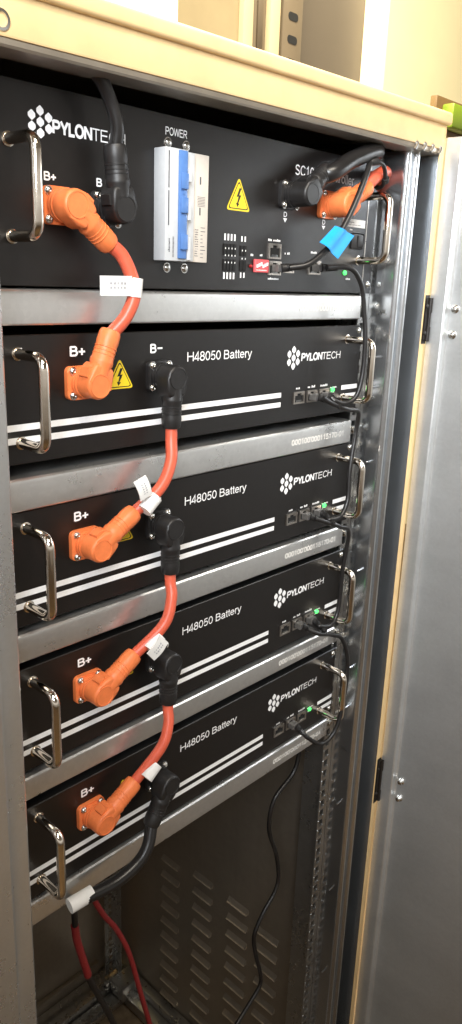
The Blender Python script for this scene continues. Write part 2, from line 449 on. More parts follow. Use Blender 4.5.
# front posts (folded galvanised profile)
bm = newbm()
strip_profile(bm, [(410, 10), (410, -24), (410.4, -27), (411.6, -29.2), (413.6, -30.4), (416, -30.4), (418, -29.2), (419.2, -27), (420, -24), (422, -22.5), (424, -22.5), (426, -24), (426.8, -27), (428, -29.2), (430, -30.4), (432.6, -30.4), (434.6, -29.2), (435.8, -27), (436.4, -22), (437, 2), (451, 2), (452, 1), (452, -41.5)], ZB, 208)
for z in (-6, -40, -128, -265, -398, -455, -603, -746, -894, -1040):           # small punched tongues on the inner cheek
    box(bm, 402.5, 410.5, -17.2, -15.0, z-1.2, z+1.2, 0.5, 1)
post_r = link_mesh('post', bm, M['galv_rail'], cab, ang=25)
for z in (43, -520):
    bm = newbm()          # illegible punched mark
    ribbon(bm, [(0, -1.5), (1.5, -2.8), (3, -1), (3.4, 2.6), (5, 1.0), (7, -2.6), (9, 2.2), (10.5, -0.5), (12.5, 2.8), (13, -2.4), (15.5, -1.6)], 0.55, lambda p: (p.x, 0, p.y))
    for v in bm.verts: v.co = Vector((409.3+v.co.y, -8-v.co.x*0.8, z+v.co.z))
    link_mesh('embossed_mark', bm, M['bolt'], post_r, smooth=False)
bm = newbm()
strip_profile(bm, [(-60, 11), (-72, 10), (-72, -26), (-72.6, -28), (-74, -29), (-88, -29), (-90.5, -30), (-91, -32.5), (-93, -33.5), (-128, -33.5), (-130, -34.5), (-130, -41.5)], ZB, 202)
link_mesh('post', bm, M['galv_post'], cab, ang=25)
# painted outer skin
bm = newbm(); box(bm, 452.3, 462, -42.5, 20, ZB, 236, 1.2); box(bm, 458, 462, 20, 560, ZB, 236)
for z in (36,): box(bm, 453.4, 462.8, -42.9, -38, z-27, z+27, mi=1)
for z in (-579,): box(bm, 453.4, 462.8, -42.9, -38, z-35, z+35, mi=1)
link_mesh('side_frame', bm, [M['beige'], M['iron']], cab)
bm = newbm(); box(bm, -142, -130.3, -42.5, 20, ZB, 230, 1.2); box(bm, -142, -138, 20, 560, ZB, 230)
link_mesh('side_frame', bm, M['beige'], cab)
# front header: tilted very slightly, the way the cabinet stands
def hz(x): return (x+72)*0.0145
def sloped(bm, x0, x1, prof):
    """(y,z) closed profile swept along x following the header slope"""
    A = [bm.verts.new((x0, y, z+hz(x0))) for y, z in prof]; B = [bm.verts.new((x1, y, z+hz(x1))) for y, z in prof]
    bm.faces.new(A); bm.faces.new(B[::-1]); n = len(prof)
    for i in range(n): bm.faces.new((A[i], B[i], B[(i+1) % n], A[(i+1) % n]))
bm = newbm()
sloped(bm, -142, 462, [(-42.2, 231), (-42.6, 207.6), (-41.9, 206.3), (-40.5, 206.0), (-38.5, 206.2), (-39.5, 231)])
hd = link_mesh('header', bm, M['beige'], cab, ang=30)
bm = newbm()
sloped(bm, -129, 451, [(-41.2, 205.8), (-41.6, 202.4), (-40.6, 201.0), (-38.5, 200.6), (-18, 200.6), (-18, 202.4), (-37.5, 202.8), (-38.2, 205.8)])
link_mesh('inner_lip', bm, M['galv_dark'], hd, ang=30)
bm = newbm()
for x, z in ((402, 209.5), (418, 210.5), (434, 211), (450, 211)):
    tube(bm, [(x-2.5, -43.2, z-3), (x, -43.6, z), (x+2.5, -43.2, z+4)], 1.5, 8)
    lathe(bm, [(0, 2.6), (1.0, 2.2), (1.4, 0.6)], (x+2.0, -42.4, z+3.4), (0, -1, 0), 10)
link_mesh('stamped_tab', bm, M['galv'], hd)
bm = newbm(); lathe(bm, [(0, 6.2), (1.0, 6.0), (1.1, 4.2), (-0.2, 4.0), (-0.2, 0.02)], (-72, -42.4, 214.5), (0, -1, 0), 20)
link_mesh('screw', bm, M['bolt'], hd)
bm = newbm()
sloped(bm, -146, 463.5, [(-38, 243.4), (-44.5, 242.6), (-46.4, 241.0), (-47, 238.5), (-47, 232.6), (-46.2, 230.8), (-44.6, 230.2), (-38, 230.2), (-38, 233), (570, 233), (570, 243.4)])
link_mesh('top_cover', bm, M['beige'], cab, ang=50)
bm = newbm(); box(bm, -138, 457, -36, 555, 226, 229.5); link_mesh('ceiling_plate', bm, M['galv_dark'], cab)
# rack rails with square holes
def rail(x0, x1, hx, y, z0, z1, back, leg):
    bm = newbm(); pitch = 15.875; w = 4.8
    n = int((z1-z0)/pitch)
    for k in range(n):
        za = z0+k*pitch; zc = za+pitch/2
        for a in ((x0, x1, za, zc-w), (x0, x1, zc+w, za+pitch), (x0, hx-w, zc-w, zc+w), (hx+w, x1, zc-w, zc+w)):
            box(bm, a[0], a[1], y, y+2, a[2], a[3])
    box(bm, leg-1, leg+1, min(y+2, back), max(y+2, back), z0, z1)
    # bright rolled hole edges
    for k in range(n):
        zc = z0+(k+.5)*pitch
        box(bm, hx-w-0.2, hx-w+0.8, y-1.0, y+2.0, zc-w, zc+w); box(bm, hx-w, hx+w, y-1.0, y+2, zc-w-0.8, zc-w+0.2)
    return link_mesh('rack_rail', bm, M['galv'], cab, smooth=False)
rail(391.2, 409.5, 397.5, 4, -1300, 220, 46, 408.5)
rail(-92, -66, -81, 12, -1300, 195, 46, -67)
rail(392, 418, 404, 488, -1290, 215, 470, 417)
rail(-105, -79, -91, 488, -1290, 215, 470, -104)
# louvred right side sheet
bm = newbm()
box(bm, 440, 442, 12, 505, ZB, 226)
for y1, zt in ((372, -952), (327-40+1, -935), (205, -935), (138, -950)):
    for k in range(10):
        zc = zt-k*35.3
        A = [(440.1, zc+6.5), (435.2, zc-1.0), (433.7, zc-2.9), (440.1, zc-3.8)]
        ya, yb = y1-45, y1
        va = [bm.verts.new((x, ya, z)) for x, z in A]; vb = [bm.verts.new((x, yb, z)) for x, z in A]
        bm.faces.new(va); bm.faces.new(vb[::-1])
        for i in range(4): bm.faces.new((va[i], vb[i], vb[(i+1) % 4], va[(i+1) % 4])).material_index = 1 if i == 1 else 0
link_mesh('side_panel', bm, [M['galv_dark'], M['glint_edge']], cab, ang=20)
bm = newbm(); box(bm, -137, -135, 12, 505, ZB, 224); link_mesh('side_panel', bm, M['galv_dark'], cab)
bm = newbm(); box(bm, -135, 440, 514, 516, ZB, 224); box(bm, -120, 388, 505, 513.5, -1270, -1262, 1); box(bm, -120, 388, 505, 513.5, 200, 208, 1)
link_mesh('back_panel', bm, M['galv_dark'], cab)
bm = newbm(); box(bm, -138, 457, -38, 555, ZB-6, ZB-2); link_mesh('floor_plate', bm, M['dust'], cab)
bm = newbm()
for a in ((-134, 438, 470, 512, -1326, -1296), (-134, 438, 440, 468, -1326, -1312), (398, 438, 14, 438, -1326, -1302), (420, 438, 14, 438, -1301, -1282), (-134, 438, -34, 8, -1326, -1290)):
    box(bm, *a, 2.0)
for p in ((392, 462, -1291), (408, 452, -1291), (384, 474, -1293)):
    lathe(bm, [(0, 6), (4, 6), (6, 4), (6.5, 1)], p, (0, 0, 1), 12)
box(bm, 388, 436, 430, 468, -1310, -1278, 2)
link_mesh('base_frame', bm, M['galv'], cab)
# hinges
for z, h in ((36, 27), (-579, 35)):
    bm = newbm()
    lathe(bm, [(0, 2.6), (16, 2.6)], (461.5, -45.2, z-h+3), (0, 0, 1), 14); lathe(bm, [(0, 2.6), (16, 2.6)], (461.5, -45.2, z+h-19), (0, 0, 1), 14)
    lathe(bm, [(0, 1.8), (2*h-6, 1.8)], (461.5, -45.2, z-h+3), (0, 0, 1), 12)
    box(bm, 455, 461, -44.2, -43.0, z-h+4, z+h-4, 0.4, 1)
    for zz in (z-h*0.55, z+h*0.55): lathe(bm, [(0, 2.6), (1.2, 2.2), (1.8, 0.4)], (456, -44.2, zz), (0, -1, 0), 10)
    link_mesh('hinge', bm, M['iron'], cab)
# open door: a shallow tray of galvanised sheet, flange towards the hinge
door_deg = 4.0
bm = newbm()
DZ0, DZ1 = -1325, 226
pts = [(464.2, -43.0), (463.0, -43.4), (462.8, -44.5), (464.0, -60.5), (465.0, -62), (471, -63), (473, -64.5), (479, -160), (493, -440), (501.5, -612), (497, -612.5), (498, -640), (504, -640)]
strip_profile(bm, pts, DZ0, DZ1)
# closed outer skin, so the leaf has thickness
strip_profile(bm, [(464.2, -43.0), (482, -44), (514, -640), (504, -640)], DZ0, DZ1)
for z in (DZ1, DZ0):
    lo = [(464.2, -43.0), (482, -44), (514, -640), (504, -640), (498, -640), (501.5, -612), (473, -64.5), (464.0, -60.5)]
    f = bm.faces.new([bm.verts.new((x, y, z)) for x, y in lo])
door = link_mesh('door', bm, M['galv_door'], cab, ang=25)
for z in (49, 20.5, -574, -601):
    bm = newbm()
    lathe(bm, [(0, 5.0), (1.4, 5.0), (2.2, 4.2), (3.6, 3.0), (5.5, 3.0), (6.0, 2.0)], (474.0, -70, z), (-1, -0.05, 0), 12)
    link_mesh('hinge_bolt', bm, M['bolt'], door)

# ================================================================== SUPPORT SHELVES
shelf_z = [(60.8, 35.2), (-77.4, -103.6), (-205.6, -230.2), (-338.5, -360.8), (-469.0, -494.0)]
shelf_words = ['galvanised shelf front directly under the tall controller, topmost of the five shelf fronts',
               'galvanised shelf front between the first and second battery',
               'galvanised shelf front between the second and third battery',
               'galvanised shelf front between the third and fourth battery',
               'lowest galvanised shelf front, under the fourth battery with the black cable crossing it']
for i, (zt, zb) in enumerate(shelf_z):
    t = thing('support_shelf', shelf_words[i], 'shelf', (155, 0, zb), 'galvanised shelves carrying the rack modules')
    bm = newbm()
    prism(bm, [(2.2, zb+0.6), (2.2, zt-2.2), (4, zt-1.4), (420, zt-1.4), (420, zt), (2, zt), (-1.4, zt-0.7), (-2.7, zt-2.0), (-3.2, zt-4.2), (-3.0, zb+1.2), (-2.2, zb), (1.4, zb)], 'x', -76, 384)
    for x in (30, 150, 262): box(bm, x, x+2.0, -3.5, -2.5, zt-4.6, zt-4.2)
    link_mesh('shelf_front', bm, M['galv_bar'], t, ang=28)
    zc = (zt+zb)/2-0.6
    # stamped serial number
    lettering(t, 'stamped_number', [("000100'000115170-01", 276, 371, zc-3.0, zc+2.8, -3.45, 0.23)], 'stamp')
    bm = newbm(); lathe(bm, [(0, 4.6), (1.2, 4.6), (1.4, 3.8), (3.6, 3.8), (4.2, 3.0), (4.2, 1.2), (3.0, 1.0)], (395.5, 3, zc), (0, -1, 0), 14)
    link_mesh('screw', bm, M['bolt'], t)

# ================================================================== BATTERY MODULES
PITCH = 133.35
bat = thing('battery_module', 'x', 'battery module', (155, 0, -61), 'identical black battery modules racked one above another')
bm = newbm(); box(bm, -78, 395, 0, 3.0, -67.5, 28.3, 0.6, 1); link_mesh('faceplate', bm, M['black'], bat)
bm = newbm(); box(bm, -62, 377, 3.2, 400, -66.5, 26.5, 0.8, 1); link_mesh('case', bm, M['black_case'], bat)
handle(bat, -45, -51, 15); handle(bat, 367.5, -51, 13.5, 34)
for za, zb in ((-36.8, -41.8), (-46.6, -51.6)):
    bm = newbm()
    quad(bm, -77, 258, zb, za, -0.25)
    link_mesh('stripe', bm, M['print'], bat, smooth=False)
    bm = newbm(); quad(bm, 363, 393.5, zb, za, -0.25); link_mesh('stripe', bm, M['print'], bat, smooth=False)
bm = newbm(); hexlogo(bm, 275, -2.6, 21, 25, -0.3); link_mesh('logo', bm, M['print'], bat, smooth=False)
lettering(bat, 'brand_lettering', [('PYLON', 287.5, 323.5, -6.3, 1.3, -0.3, 0.24, 0.05), ('TECH', 323.5, 357, -6.3, 1.3, -0.3, 0.115, 0.03)])
lettering(bat, 'model_lettering', [('H48050 Battery', 124.4, 210.5, 1.1, 9.3, -0.3, 0.125)])
lettering(bat, 'terminal_lettering', [('B+', 0.2, 15.2, 11.2, 18.6, -0.3, 0.2), ('B', 81.5, 88.8, 10.4, 17.6, -0.3, 0.2)])
bm = newbm(); quad(bm, 89.8, 95.4, 13.3, 14.7, -0.3); link_mesh('minus_mark', bm, M['print'], bat, smooth=False)
warning_sign(bat, 34.5, 63.5, -17.3, 7.6)
socket(bat, 9.5, -9.2, M['orange'], 29, 26); socket(bat, 90.5, -9.0, M['rubber'], 27, 26)
for x0, x1 in ((278, 296), (300.5, 318), (322, 339)): port(bat, x0, x1, -50.6, -38)
bm = newbm()
for x0, x1, in ((282, 291), (302, 315), (324, 337)): scribble(bm, x0, x1, -35.4, 2.6, -0.3)
scribble(bm, 342, 354, -38.5, 1.8, -0.3); scribble(bm, 343, 350, -43.5, 1.6, -0.3)
link_mesh('port_marking', bm, M['print'], bat, smooth=False)
led(bat, 346.5, -40.2)
for z in (20.5, -55): bolt_at(bat, -70, 0, z, 3)
for z in (22.5, -56): bolt_at(bat, 389, 0, z, 3)
bat_words = ['first black battery module, under the controller, whose yellow warning triangle shows in full',
             'black battery module second from the top, directly beneath the one with the fully visible triangle',
             'black battery module third from the top, between the second and the lowest battery',
             'lowest black battery module, whose black outlet plug feeds the thick black cable']
bats = [bat]+[copy_tree(bat) for _ in range(3)]
for i, b in enumerate(bats):
    b.location = Vector((155, 0, -61-PITCH*i))*S; b['label'] = bat_words[i]

# ================================================================== CONTROLLER
ctl = thing('battery_controller', 'tall black controller unit at the top of the rack with a white and blue breaker', 'controller', (155, 0, 62))
bm = newbm(); box(bm, -78, 404, 0, 3, 62.5, 195.5, 0.6, 1); link_mesh('faceplate', bm, M['black'], ctl)
bm = newbm(); box(bm, -62, 377, 3.2, 400, 63, 194, 0.8, 1); link_mesh('case', bm, M['black_case'], ctl)
bm = newbm(); box(bm, 387.2, 388.2, -0.6, 0.2, 66, 192); link_mesh('edge_trim', bm, M['port_metal'], ctl, smooth=False)
handle(ctl, -45, 95.5, 157.5); handle(ctl, 376, 96.5, 160.5, 34)
bm = newbm(); hexlogo(bm, -19, 171.8, 20.5, 21.5, -0.3); link_mesh('logo', bm, M['print'], ctl, smooth=False)
lettering(ctl, 'brand_lettering', [('PYLON', -9.4, 25.0, 166.2, 174.6, -0.3, 0.25), ('TECH', 25.0, 56.5, 166.2, 174.6, -0.3, 0.115)])
lettering(ctl, 'terminal_lettering', [('B+', -17.8, -7.2, 135.0, 140.6, -0.3, 0.2), ('B', 28.0, 33.6, 135.4, 141.0, -0.3, 0.2)])
lettering(ctl, 'switch_lettering', [('POWER', 96.5, 120.5, 180.6, 186.4, -0.3, 0.14)])
lettering(ctl, 'model_lettering', [('SC1000 Controller', 261, 358, 169.6, 178.6, -0.3, 0.14)])
for cx, cz in ((250, 131), (311, 128.5)):                  # small D and triangle under the outlets
    bm = newbm(); text_into(bm, 'D', cx-2.6, cx+2.6, cz, cz+4.4, -0.3, 0.18); poly_y(bm, [(cx-3, cz-1.2), (cx+3.0, cz-1.2), (cx, cz-5)], -0.3)
    link_mesh('terminal_lettering', bm, M['print'], ctl, smooth=False)
warning_sign(ctl, 168.5, 200, 131, 159)
socket(ctl, -7.5, 118.5, M['orange'], 26, 26); socket(ctl, 35.5, 119.5, M['rubber'], 26, 26)
socket(ctl, 252.5, 150.5, M['rubber'], 28, 25); socket(ctl, 314, 147, M['orange'], 30, 26)
# breaker
bm = newbm()
box(bm, 85, 109.5, -14, 0.2, 85, 169.5, 0.8); box(bm, 109.6, 121, -9.5, 0.2, 85.4, 169.2, 0.6)
brk = link_mesh('breaker', bm, M['breaker_white'], ctl)
bm = newbm(); box(bm, 121.1, 142, -4.6, 0.2, 85.2, 170.2, 0.5); link_mesh('label_face', bm, M['breaker_cream'], brk)
bm = newbm(); box(bm, 98.4, 107.2, -16.2, -13.8, 87, 168.6, 0.8)
for z in (100, 128, 146): box(bm, 99.2, 106.6, -18.2, -16.0, z-6, z+6, 0.7)
for z in (107.5, 147.5): lathe(bm, [(0, 1.6), (0.5, 1.6), (0.5, 1.0)], (103.0, -16.1, z-10), (0, -1, 0), 12)
link_mesh('lever', bm, M['breaker_blue'], brk)
bm = newbm()
for a, b_ in ((86, 104), (117, 131), (146, 156)): box(bm, 108.9, 112.2, -15.6, -9.4, a, b_, 0.4, 1)
link_mesh('lever_guard', bm, M['breaker_white'], brk)
bm = newbm()
quad(bm, 87.9, 89.1, 140, 167, -14.15); quad(bm, 87.9, 89.1, 112, 138, -14.15)
scribble(bm, 88, 90, 93, 0.9, -14.15, n=2)
for k in range(11): quad(bm, 88.6+random.uniform(0, .3), 90.0+random.uniform(0, .4), 92+k*0.95, 92.6+k*0.95, -14.15)
for k in range(16): quad(bm, 93.0, 94.4+random.uniform(0, .3), 88+k*1.0, 88.55+k*1.0, -14.15)
for z in (150, 126):
    quad(bm, 131.5, 133.1, z-3, z+3, -4.75)
for k in range(7): quad(bm, 129+0.3*(k % 2), 138, 130+k*1.2, 130.35+k*1.2, -4.75)
for k in range(12): scribble(bm, 127, 131, 90+k*1.9, 0.9, -4.75)
for k in range(9): quad(bm, 133.5, 133.5+random.uniform(2, 6), 89+k*3.0, 89.5+k*3.0, -4.75)
link_mesh('fine_print', bm, M['ink'], brk, smooth=False)
for x in (99.5, 119.5):
    for z in (175.2, 79.8): bolt_at(ctl, x, 0, z, 3.2)
# green terminal block columns (dark slots with white pin numbers)
bm = newbm()
for k in range(4):
    x = 168.5+k*4.2
    for j in range(2): box(bm, x-1.5, x+1.5, -1.2, 0.2, 79+j*13+0.5, 79+j*13+10.5, 0.3, 1)
for k in range(2):
    x = 190.5+k*4.4
    for j in range(2): box(bm, x-1.6, x+1.6, -1.2, 0.2, 80+j*13, 80+j*13+9, 0.3, 1)
tb = link_mesh('terminal_block', bm, M['hole'], ctl, smooth=False)
bm = newbm()
for k in range(4):
    for z in (105.4, 72.5): quad(bm, 167.4+k*4.2, 169.4+k*4.2, z, z+5.6, -0.3)
    for z in (92, 98, 86): quad(bm, 167.9+k*4.2, 168.9+k*4.2, z, z+1.4, -1.35)
for k in range(2):
    for z in (105.4, 74): quad(bm, 189.6+k*4.4, 191.4+k*4.4, z, z+4.6, -0.3)
    for z in (90, 97): quad(bm, 190+k*4.4, 191+k*4.4, z, z+1.4, -1.35)
link_mesh('pin_marking', bm, M['print'], tb, smooth=False)
bm = newbm(); box(bm, 207.5, 227, -2.6, 0.2, 79.4, 91.0, 0.5, 1); ds = link_mesh('dip_switch', bm, M['dip_red'], ctl)
bm = newbm()
for k in range(6): box(bm, 209.3+k*2.8, 210.9+k*2.8, -3.6, -2.5, 83.5+(k*7 % 3), 86.5+(k*7 % 3))
scribble(bm, 209, 225, 81, 1.1, -2.75)
link_mesh('switch_pin', bm, M['tag'], ds, smooth=False)
led(ctl, 203.5, 84.6, 1.6, 'red_lamp')
port(ctl, 227.5, 245.5, 92.4, 106.2); port(ctl, 228.3, 246.5, 77.6, 90.4); port(ctl, 290, 309.5, 79.8, 93.4)
port(ctl, 249.8, 266.5, 80.2, 86.4, 'usb_port')
bm = newbm(); box(bm, 360, 383, -1.0, 0.3, 108, 124, 2.0); box(bm, 371, 381, -2.2, -0.8, 110, 122, 0.6)
link_mesh('toggle_switch', bm, M['rubber'], ctl)
bm = newbm(); quad(bm, 343, 384.5, 129.6, 137.4, -0.3)
lp = link_mesh('label_plate', bm, M['tag'], ctl, smooth=False)
for a in ((345, 364, 133.8, 1.0), (345, 376, 131.4, 0.9)):
    bm = newbm(); scribble(bm, *a, -0.4); link_mesh('fine_print', bm, M['ink'], lp, smooth=False)
bm = newbm()
for a in ((227, 245, 108.2, 2.2), (229, 245, 73.4, 2.0), (252, 260, 97.2, 2.6), (203, 207, 93.6, 2.2), (216, 222, 94.0, 2.2), (293, 303, 100.0, 2.2), (345, 352, 88.6, 2.2), (358, 362, 87.0, 2.2), (356, 366, 76.2, 2.2), (357, 362, 126.2, 1.6)):
    scribble(bm, a[0], a[1], a[2], a[3], -0.3)
link_mesh('port_marking', bm, M['print'], ctl, smooth=False)
led(ctl, 353, 83.2, 2.4)
for z in (186, 72): bolt_at(ctl, -70, 0, z, 3); bolt_at(ctl, 398, 0, z, 3)

# ================================================================== POWER CABLES
def wire(parent, pts, r, mat, name='wire', per=10):
    bm = newbm(); tube(bm, pts, r, 18, per=per); return link_mesh(name, bm, mat, parent, ang=60)

def paper_tag(parent, p, axis, r, length, flap=None):
    """white sleeve round the cable (centre p, along axis) with an optional flat flap (four corner points)"""
    bm = newbm(); ax = Vector(axis).normalized(); c = Vector(p)
    lathe(bm, [(-length/2, r+0.2), (-length/2, r+0.9), (length/2, r+0.9), (length/2, r+0.2)], c, ax, 20)
    if flap:
        a, b, d, e = [Vector(q) for q in flap]; th = Vector((0, 0.8, 0)); n = 6
        rows = []
        for k in range(n+1):
            t = k/n; curl = Vector((0, -1.8*math.sin(math.pi*t), 0))
            rows.append((a.lerp(e, t)+curl, b.lerp(d, t)+curl))
        F = [[bm.verts.new(q) for q in r_] for r_ in rows]; K = [[bm.verts.new(q+th) for q in r_] for r_ in rows]
        for k in range(n):
            bm.faces.new((F[k][0], F[k][1], F[k+1][1], F[k+1][0])); bm.faces.new((K[k][0], K[k+1][0], K[k+1][1], K[k][1]))
            for s in (0, 1): bm.faces.new((F[k][s], F[k+1][s], K[k+1][s], K[k][s]))
        bm.faces.new((F[0][0], K[0][0], K[0][1], F[0][1])); bm.faces.new((F[n][0], F[n][1], K[n][1], K[n][0]))
    t = link_mesh('paper_tag', bm, M['tag'], parent, ang=30)
    if flap:
        bm = newbm(); a, b, d, e = [Vector(q) for q in flap]
        for i in range(5):
            for rw in range(2):
                t0 = 0.25+0.11*i; t1 = t0+random.uniform(0.04, 0.08); s0 = 0.35+0.22*rw
                def Q(tt, ss):
                    q = a.lerp(e, tt).lerp(b.lerp(d, tt), ss); return q+Vector((0, -1.8*math.sin(math.pi*tt)-0.25, 0))
                bm.faces.new([bm.verts.new(Q(*q)) for q in ((t0, s0), (t1, s0), (t1, s0+0.12), (t0, s0+0.12))])
        link_mesh('tag_print', bm, M['tag_ink'], t, smooth=False)
    return t

YP = -18.8
def endp(cx, cz, ang, L=43): return (cx+L*math.cos(RAD(ang)), YP, cz+L*math.sin(RAD(ang)))
R_ = [-9.2-PITCH*i for i in range(4)]
G = 'orange cables linking one module to the next'
# controller plus terminal -> first battery
c = thing('power_cable', 'orange cable from controller to first battery, orange plugs at both ends', 'cable', (10, 0, 60), G)
plug(c, -7.5, 118.5, -37, M['orange'], 42); plug(c, 9.5, R_[0], 68, M['orange'], 44)
e0 = endp(-7.5, 118.5, -37, 38); e1 = endp(9.5, R_[0], 68, 39)
wire(c, [e0, (35, -23, 85), (42.5, -27, 62), (36.5, -25, 43), e1], 5.3, M['wire'])
paper_tag(c, (42.5, -27, 63.5), (0.1, 0, 1), 5.3, 14, [(8, -30, 57.5), (8, -30, 71.5), (38, -30, 72), (38, -30, 57.5)])
# module to module
def link_cable(i, label, pts, tagp, tagax, flap, bang):
    c = thing('power_cable', label, 'cable', (90, 0, R_[i]), G)
    plug(c, 90.5, R_[i]+0.2, bang, M['rubber'], 43)
    plug(c, 9.5, R_[i+1], 31, M['orange'], 46)
    a = endp(90.5, R_[i], bang, 38); b = endp(9.5, R_[i+1], 31, 41)
    wire(c, [a]+pts+[b], 5.2, M['wire'])
    paper_tag(c, tagp, tagax, 5.6, 16, flap)
link_cable(0, 'orange cable from first battery down to second, its white flag tag tilted up-left',
           [(88, -21, -63), (83, -26, -80), (69, -28, -100)], (58, -28, -111.5), (0.75, 0, 0.62), [(44, -33, -106), (56, -33, -102), (51, -31, -85), (38, -31, -89)], -91)
link_cable(1, 'orange cable from second battery down to third, carrying a printed white tag',
           [(89, -21, -194), (86, -26, -207), (75, -28, -229)], (64, -28, -243), (0.78, 0, 0.6), [(49.5, -35, -246), (58, -35, -256), (74.5, -35, -243.5), (64, -35, -233)], -90)
link_cable(2, 'orange cable from third battery down to the lowest, with a narrow white wrap tag',
           [(88, -21, -324), (84, -26, -337), (73, -28, -356)], (61, -28, -375.5), (0.78, 0, 0.62), None, -91)
# lowest battery negative -> black cable off to the left
c = thing('power_cable', 'thick black cable from the lowest battery running left to a white wrapped tag', 'cable', (60, 0, -480))
plug(c, 90.5, R_[3]+0.2, -120, M['rubber'], 44)
wire(c, [endp(90.5, R_[3], -120, 40), (60, -25, -462), (46, -26, -474), (22, -24, -481.5), (-4, -20, -482.5), (-14, -17, -483), (-25, -15, -484)], 6.2, M['cable'])
paper_tag(c, (-14.5, -17, -482.8), (1, -0.12, 0.08), 6.2, 24)
# top: black cable into the controller's minus terminal
c = thing('power_cable', 'thick black cable dropping from the cabinet top onto the controller, right of its white logo', 'cable', (37, 0, 160))
plug(c, 35.5, 119.5, 96, M['rubber'], 44)
wire(c, [endp(35.5, 119.5, 96, 40), (31.0, -22, 174), (25.5, -22, 189), (16, -22, 202.5), (5, -18, 211), (-6, 4, 219), (-14, 40, 224)], 5.0, M['cable'])
# outlet pair at the right
c = thing('power_cable', 'thick black cable plugged in over the controller model name, heading to the upper right', 'cable', (252, 0, 150))
plug(c, 252.5, 150.5, 38, M['rubber'], 40, -11, -30, 11.0)
wire(c, [endp(252.5, 150.5, 38, 32), (286, -27, 173), (312, -27, 186), (340, -26, 196), (362, -22, 201), (382, -6, 203), (394, 20, 198), (397, 70, 180)], 8.2, M['cable'])
c = thing('power_cable', 'orange cable plugged in at the right of the controller, curling back beside the post', 'cable', (314, 0, 147))
bm = newbm()
plug(c, 314, 147, 26, M['orange'], 44, -11, -31, 11.5)
wire(c, [endp(314, 147, 26, 38), (363, -21, 176), (384, -18, 184), (399, -10, 184), (404, 4, 174), (400, 20, 160), (396, 60, 140)], 6.6, M['wire'])
bm = newbm(); lathe(bm, [(0, 5), (6, 5), (8, 3.4), (8.3, 0.5)], (337, 0, 142), (0, -1, 0), 16)
link_mesh('push_button', bm, M['dip_red'], ctl)

# ================================================================== DATA CORDS
def rj_plug(parent, p, d, mat='rubber'):
    """modular plug with ribbed strain relief; p = face of the port, d = direction the cord leaves"""
    bm = newbm(); x, y, z = p
    box(bm, x-5.2, x+5.2, -10, -1.0, z-3.8, z+3.4, 0.8)
    cl = link_mesh('connector_tip', bm, M['crystal'], parent, smooth=False)
    bm = newbm()
    for k in range(6): quad(bm, x-4.4+k*1.6, x-3.6+k*1.6, z-3.0, z+0.5, -10.15)
    link_mesh('contact', bm, M['ink'], cl, smooth=False)
    bm = newbm()
    a = Vector((x, -9, z)); dv = Vector(d).normalized()
    prof = [(0, 4.4)]
    for k in range(7): prof += [(3+k*2.6, 4.0-k*0.2), (4.6+k*2.6, 4.0-k*0.2), (4.7+k*2.6, 3.0-k*0.12), (5.5+k*2.6, 3.0-k*0.12)]
    lathe(bm, prof, a, dv, 14)
    return link_mesh('connector', bm, M[mat], parent)

GP = 'thin black patch cords between neighbouring modules'
def patch(label, pts, plugs, r=2.6):
    c = thing('patch_cord', label, 'cord', pts[0], GP)
    for p, d in plugs: rj_plug(c, p, d)
    wire(c, pts, r, M['cable'], 'cord'); return c
patch('thin black cord from the controller port down along the right side to the first battery',
      [(300, -16, 87), (313, -18, 88), (327, -22, 88), (338, -25, 83), (349, -27, 68), (354, -29, 42), (356, -31, 22), (356, -32, -14), (350, -31, -42), (338, -26, -51), (325, -22, -49), (322, -17, -45)],
      [((300, 0, 86.6), (1, -0.25, 0.02)), ((330, 0, -44.4), (-0.2, -1, -0.6))])
patch('thin black cord at the right side running from the first battery down to the second',
      [(308, -17, -44.5), (318, -20, -50), (340, -26, -58), (362, -26, -63), (367, -22, -84), (358, -24, -128), (354, -27, -162), (343, -27, -179), (326, -24, -181), (330, -16, -178)],
      [((309, 0, -44.4), (0.9, -0.6, -0.35)), ((330.5, 0, -44.4-PITCH), (-0.1, -1, -0.35))])
patch('thin black cord at the right side running from the second battery down to the third',
      [(308, -17, -178), (318, -22, -182), (340, -28, -191), (360, -28, -203), (360, -24, -250), (357, -24, -300), (343, -25, -315), (325, -22, -312), (330, -16, -311.5)],
      [((309, 0, -44.4-PITCH), (0.9, -0.6, -0.35)), ((330.5, 0, -44.4-2*PITCH), (-0.1, -1, -0.35))])
patch('thin black cord looping out past the handle from the third battery to the lowest',
      [(308, -17, -311.5), (318, -26, -318), (343, -27, -327), (362, -30, -338), (374, -33, -372), (369, -35, -422), (358, -34, -459), (338, -30, -472), (312, -26, -454), (308, -17, -444.5)],
      [((309, 0, -44.4-2*PITCH), (0.8, -0.6, -0.45)), ((309, 0, -44.4-3*PITCH), (0.5, -0.7, -0.8))])
# short loose lead between the two outlet cables
c = thing('loose_lead', 'short thin black lead curling between the black and orange outlet cables, upper right', 'cord', (372, 0, 190))
wire(c, [(352, -32, 190), (362, -32, 187), (370, -30, 179), (377, -24, 172), (386, -12, 170), (394, 4, 176), (397, 30, 184)], 2.2, M['cable'], 'cord')
bm = newbm(); lathe(bm, [(0, 2.2), (1, 3.6), (9, 3.6), (11, 2.6)], (352, -32, 190), (-0.75, 0.2, -0.15), 14)
lathe(bm, [(0, 3.8), (5, 3.8), (6, 2.4)], (372, -29, 177), (0.65, 0.4, -0.6), 14)
link_mesh('ferrule', bm, M['rubber'], c)
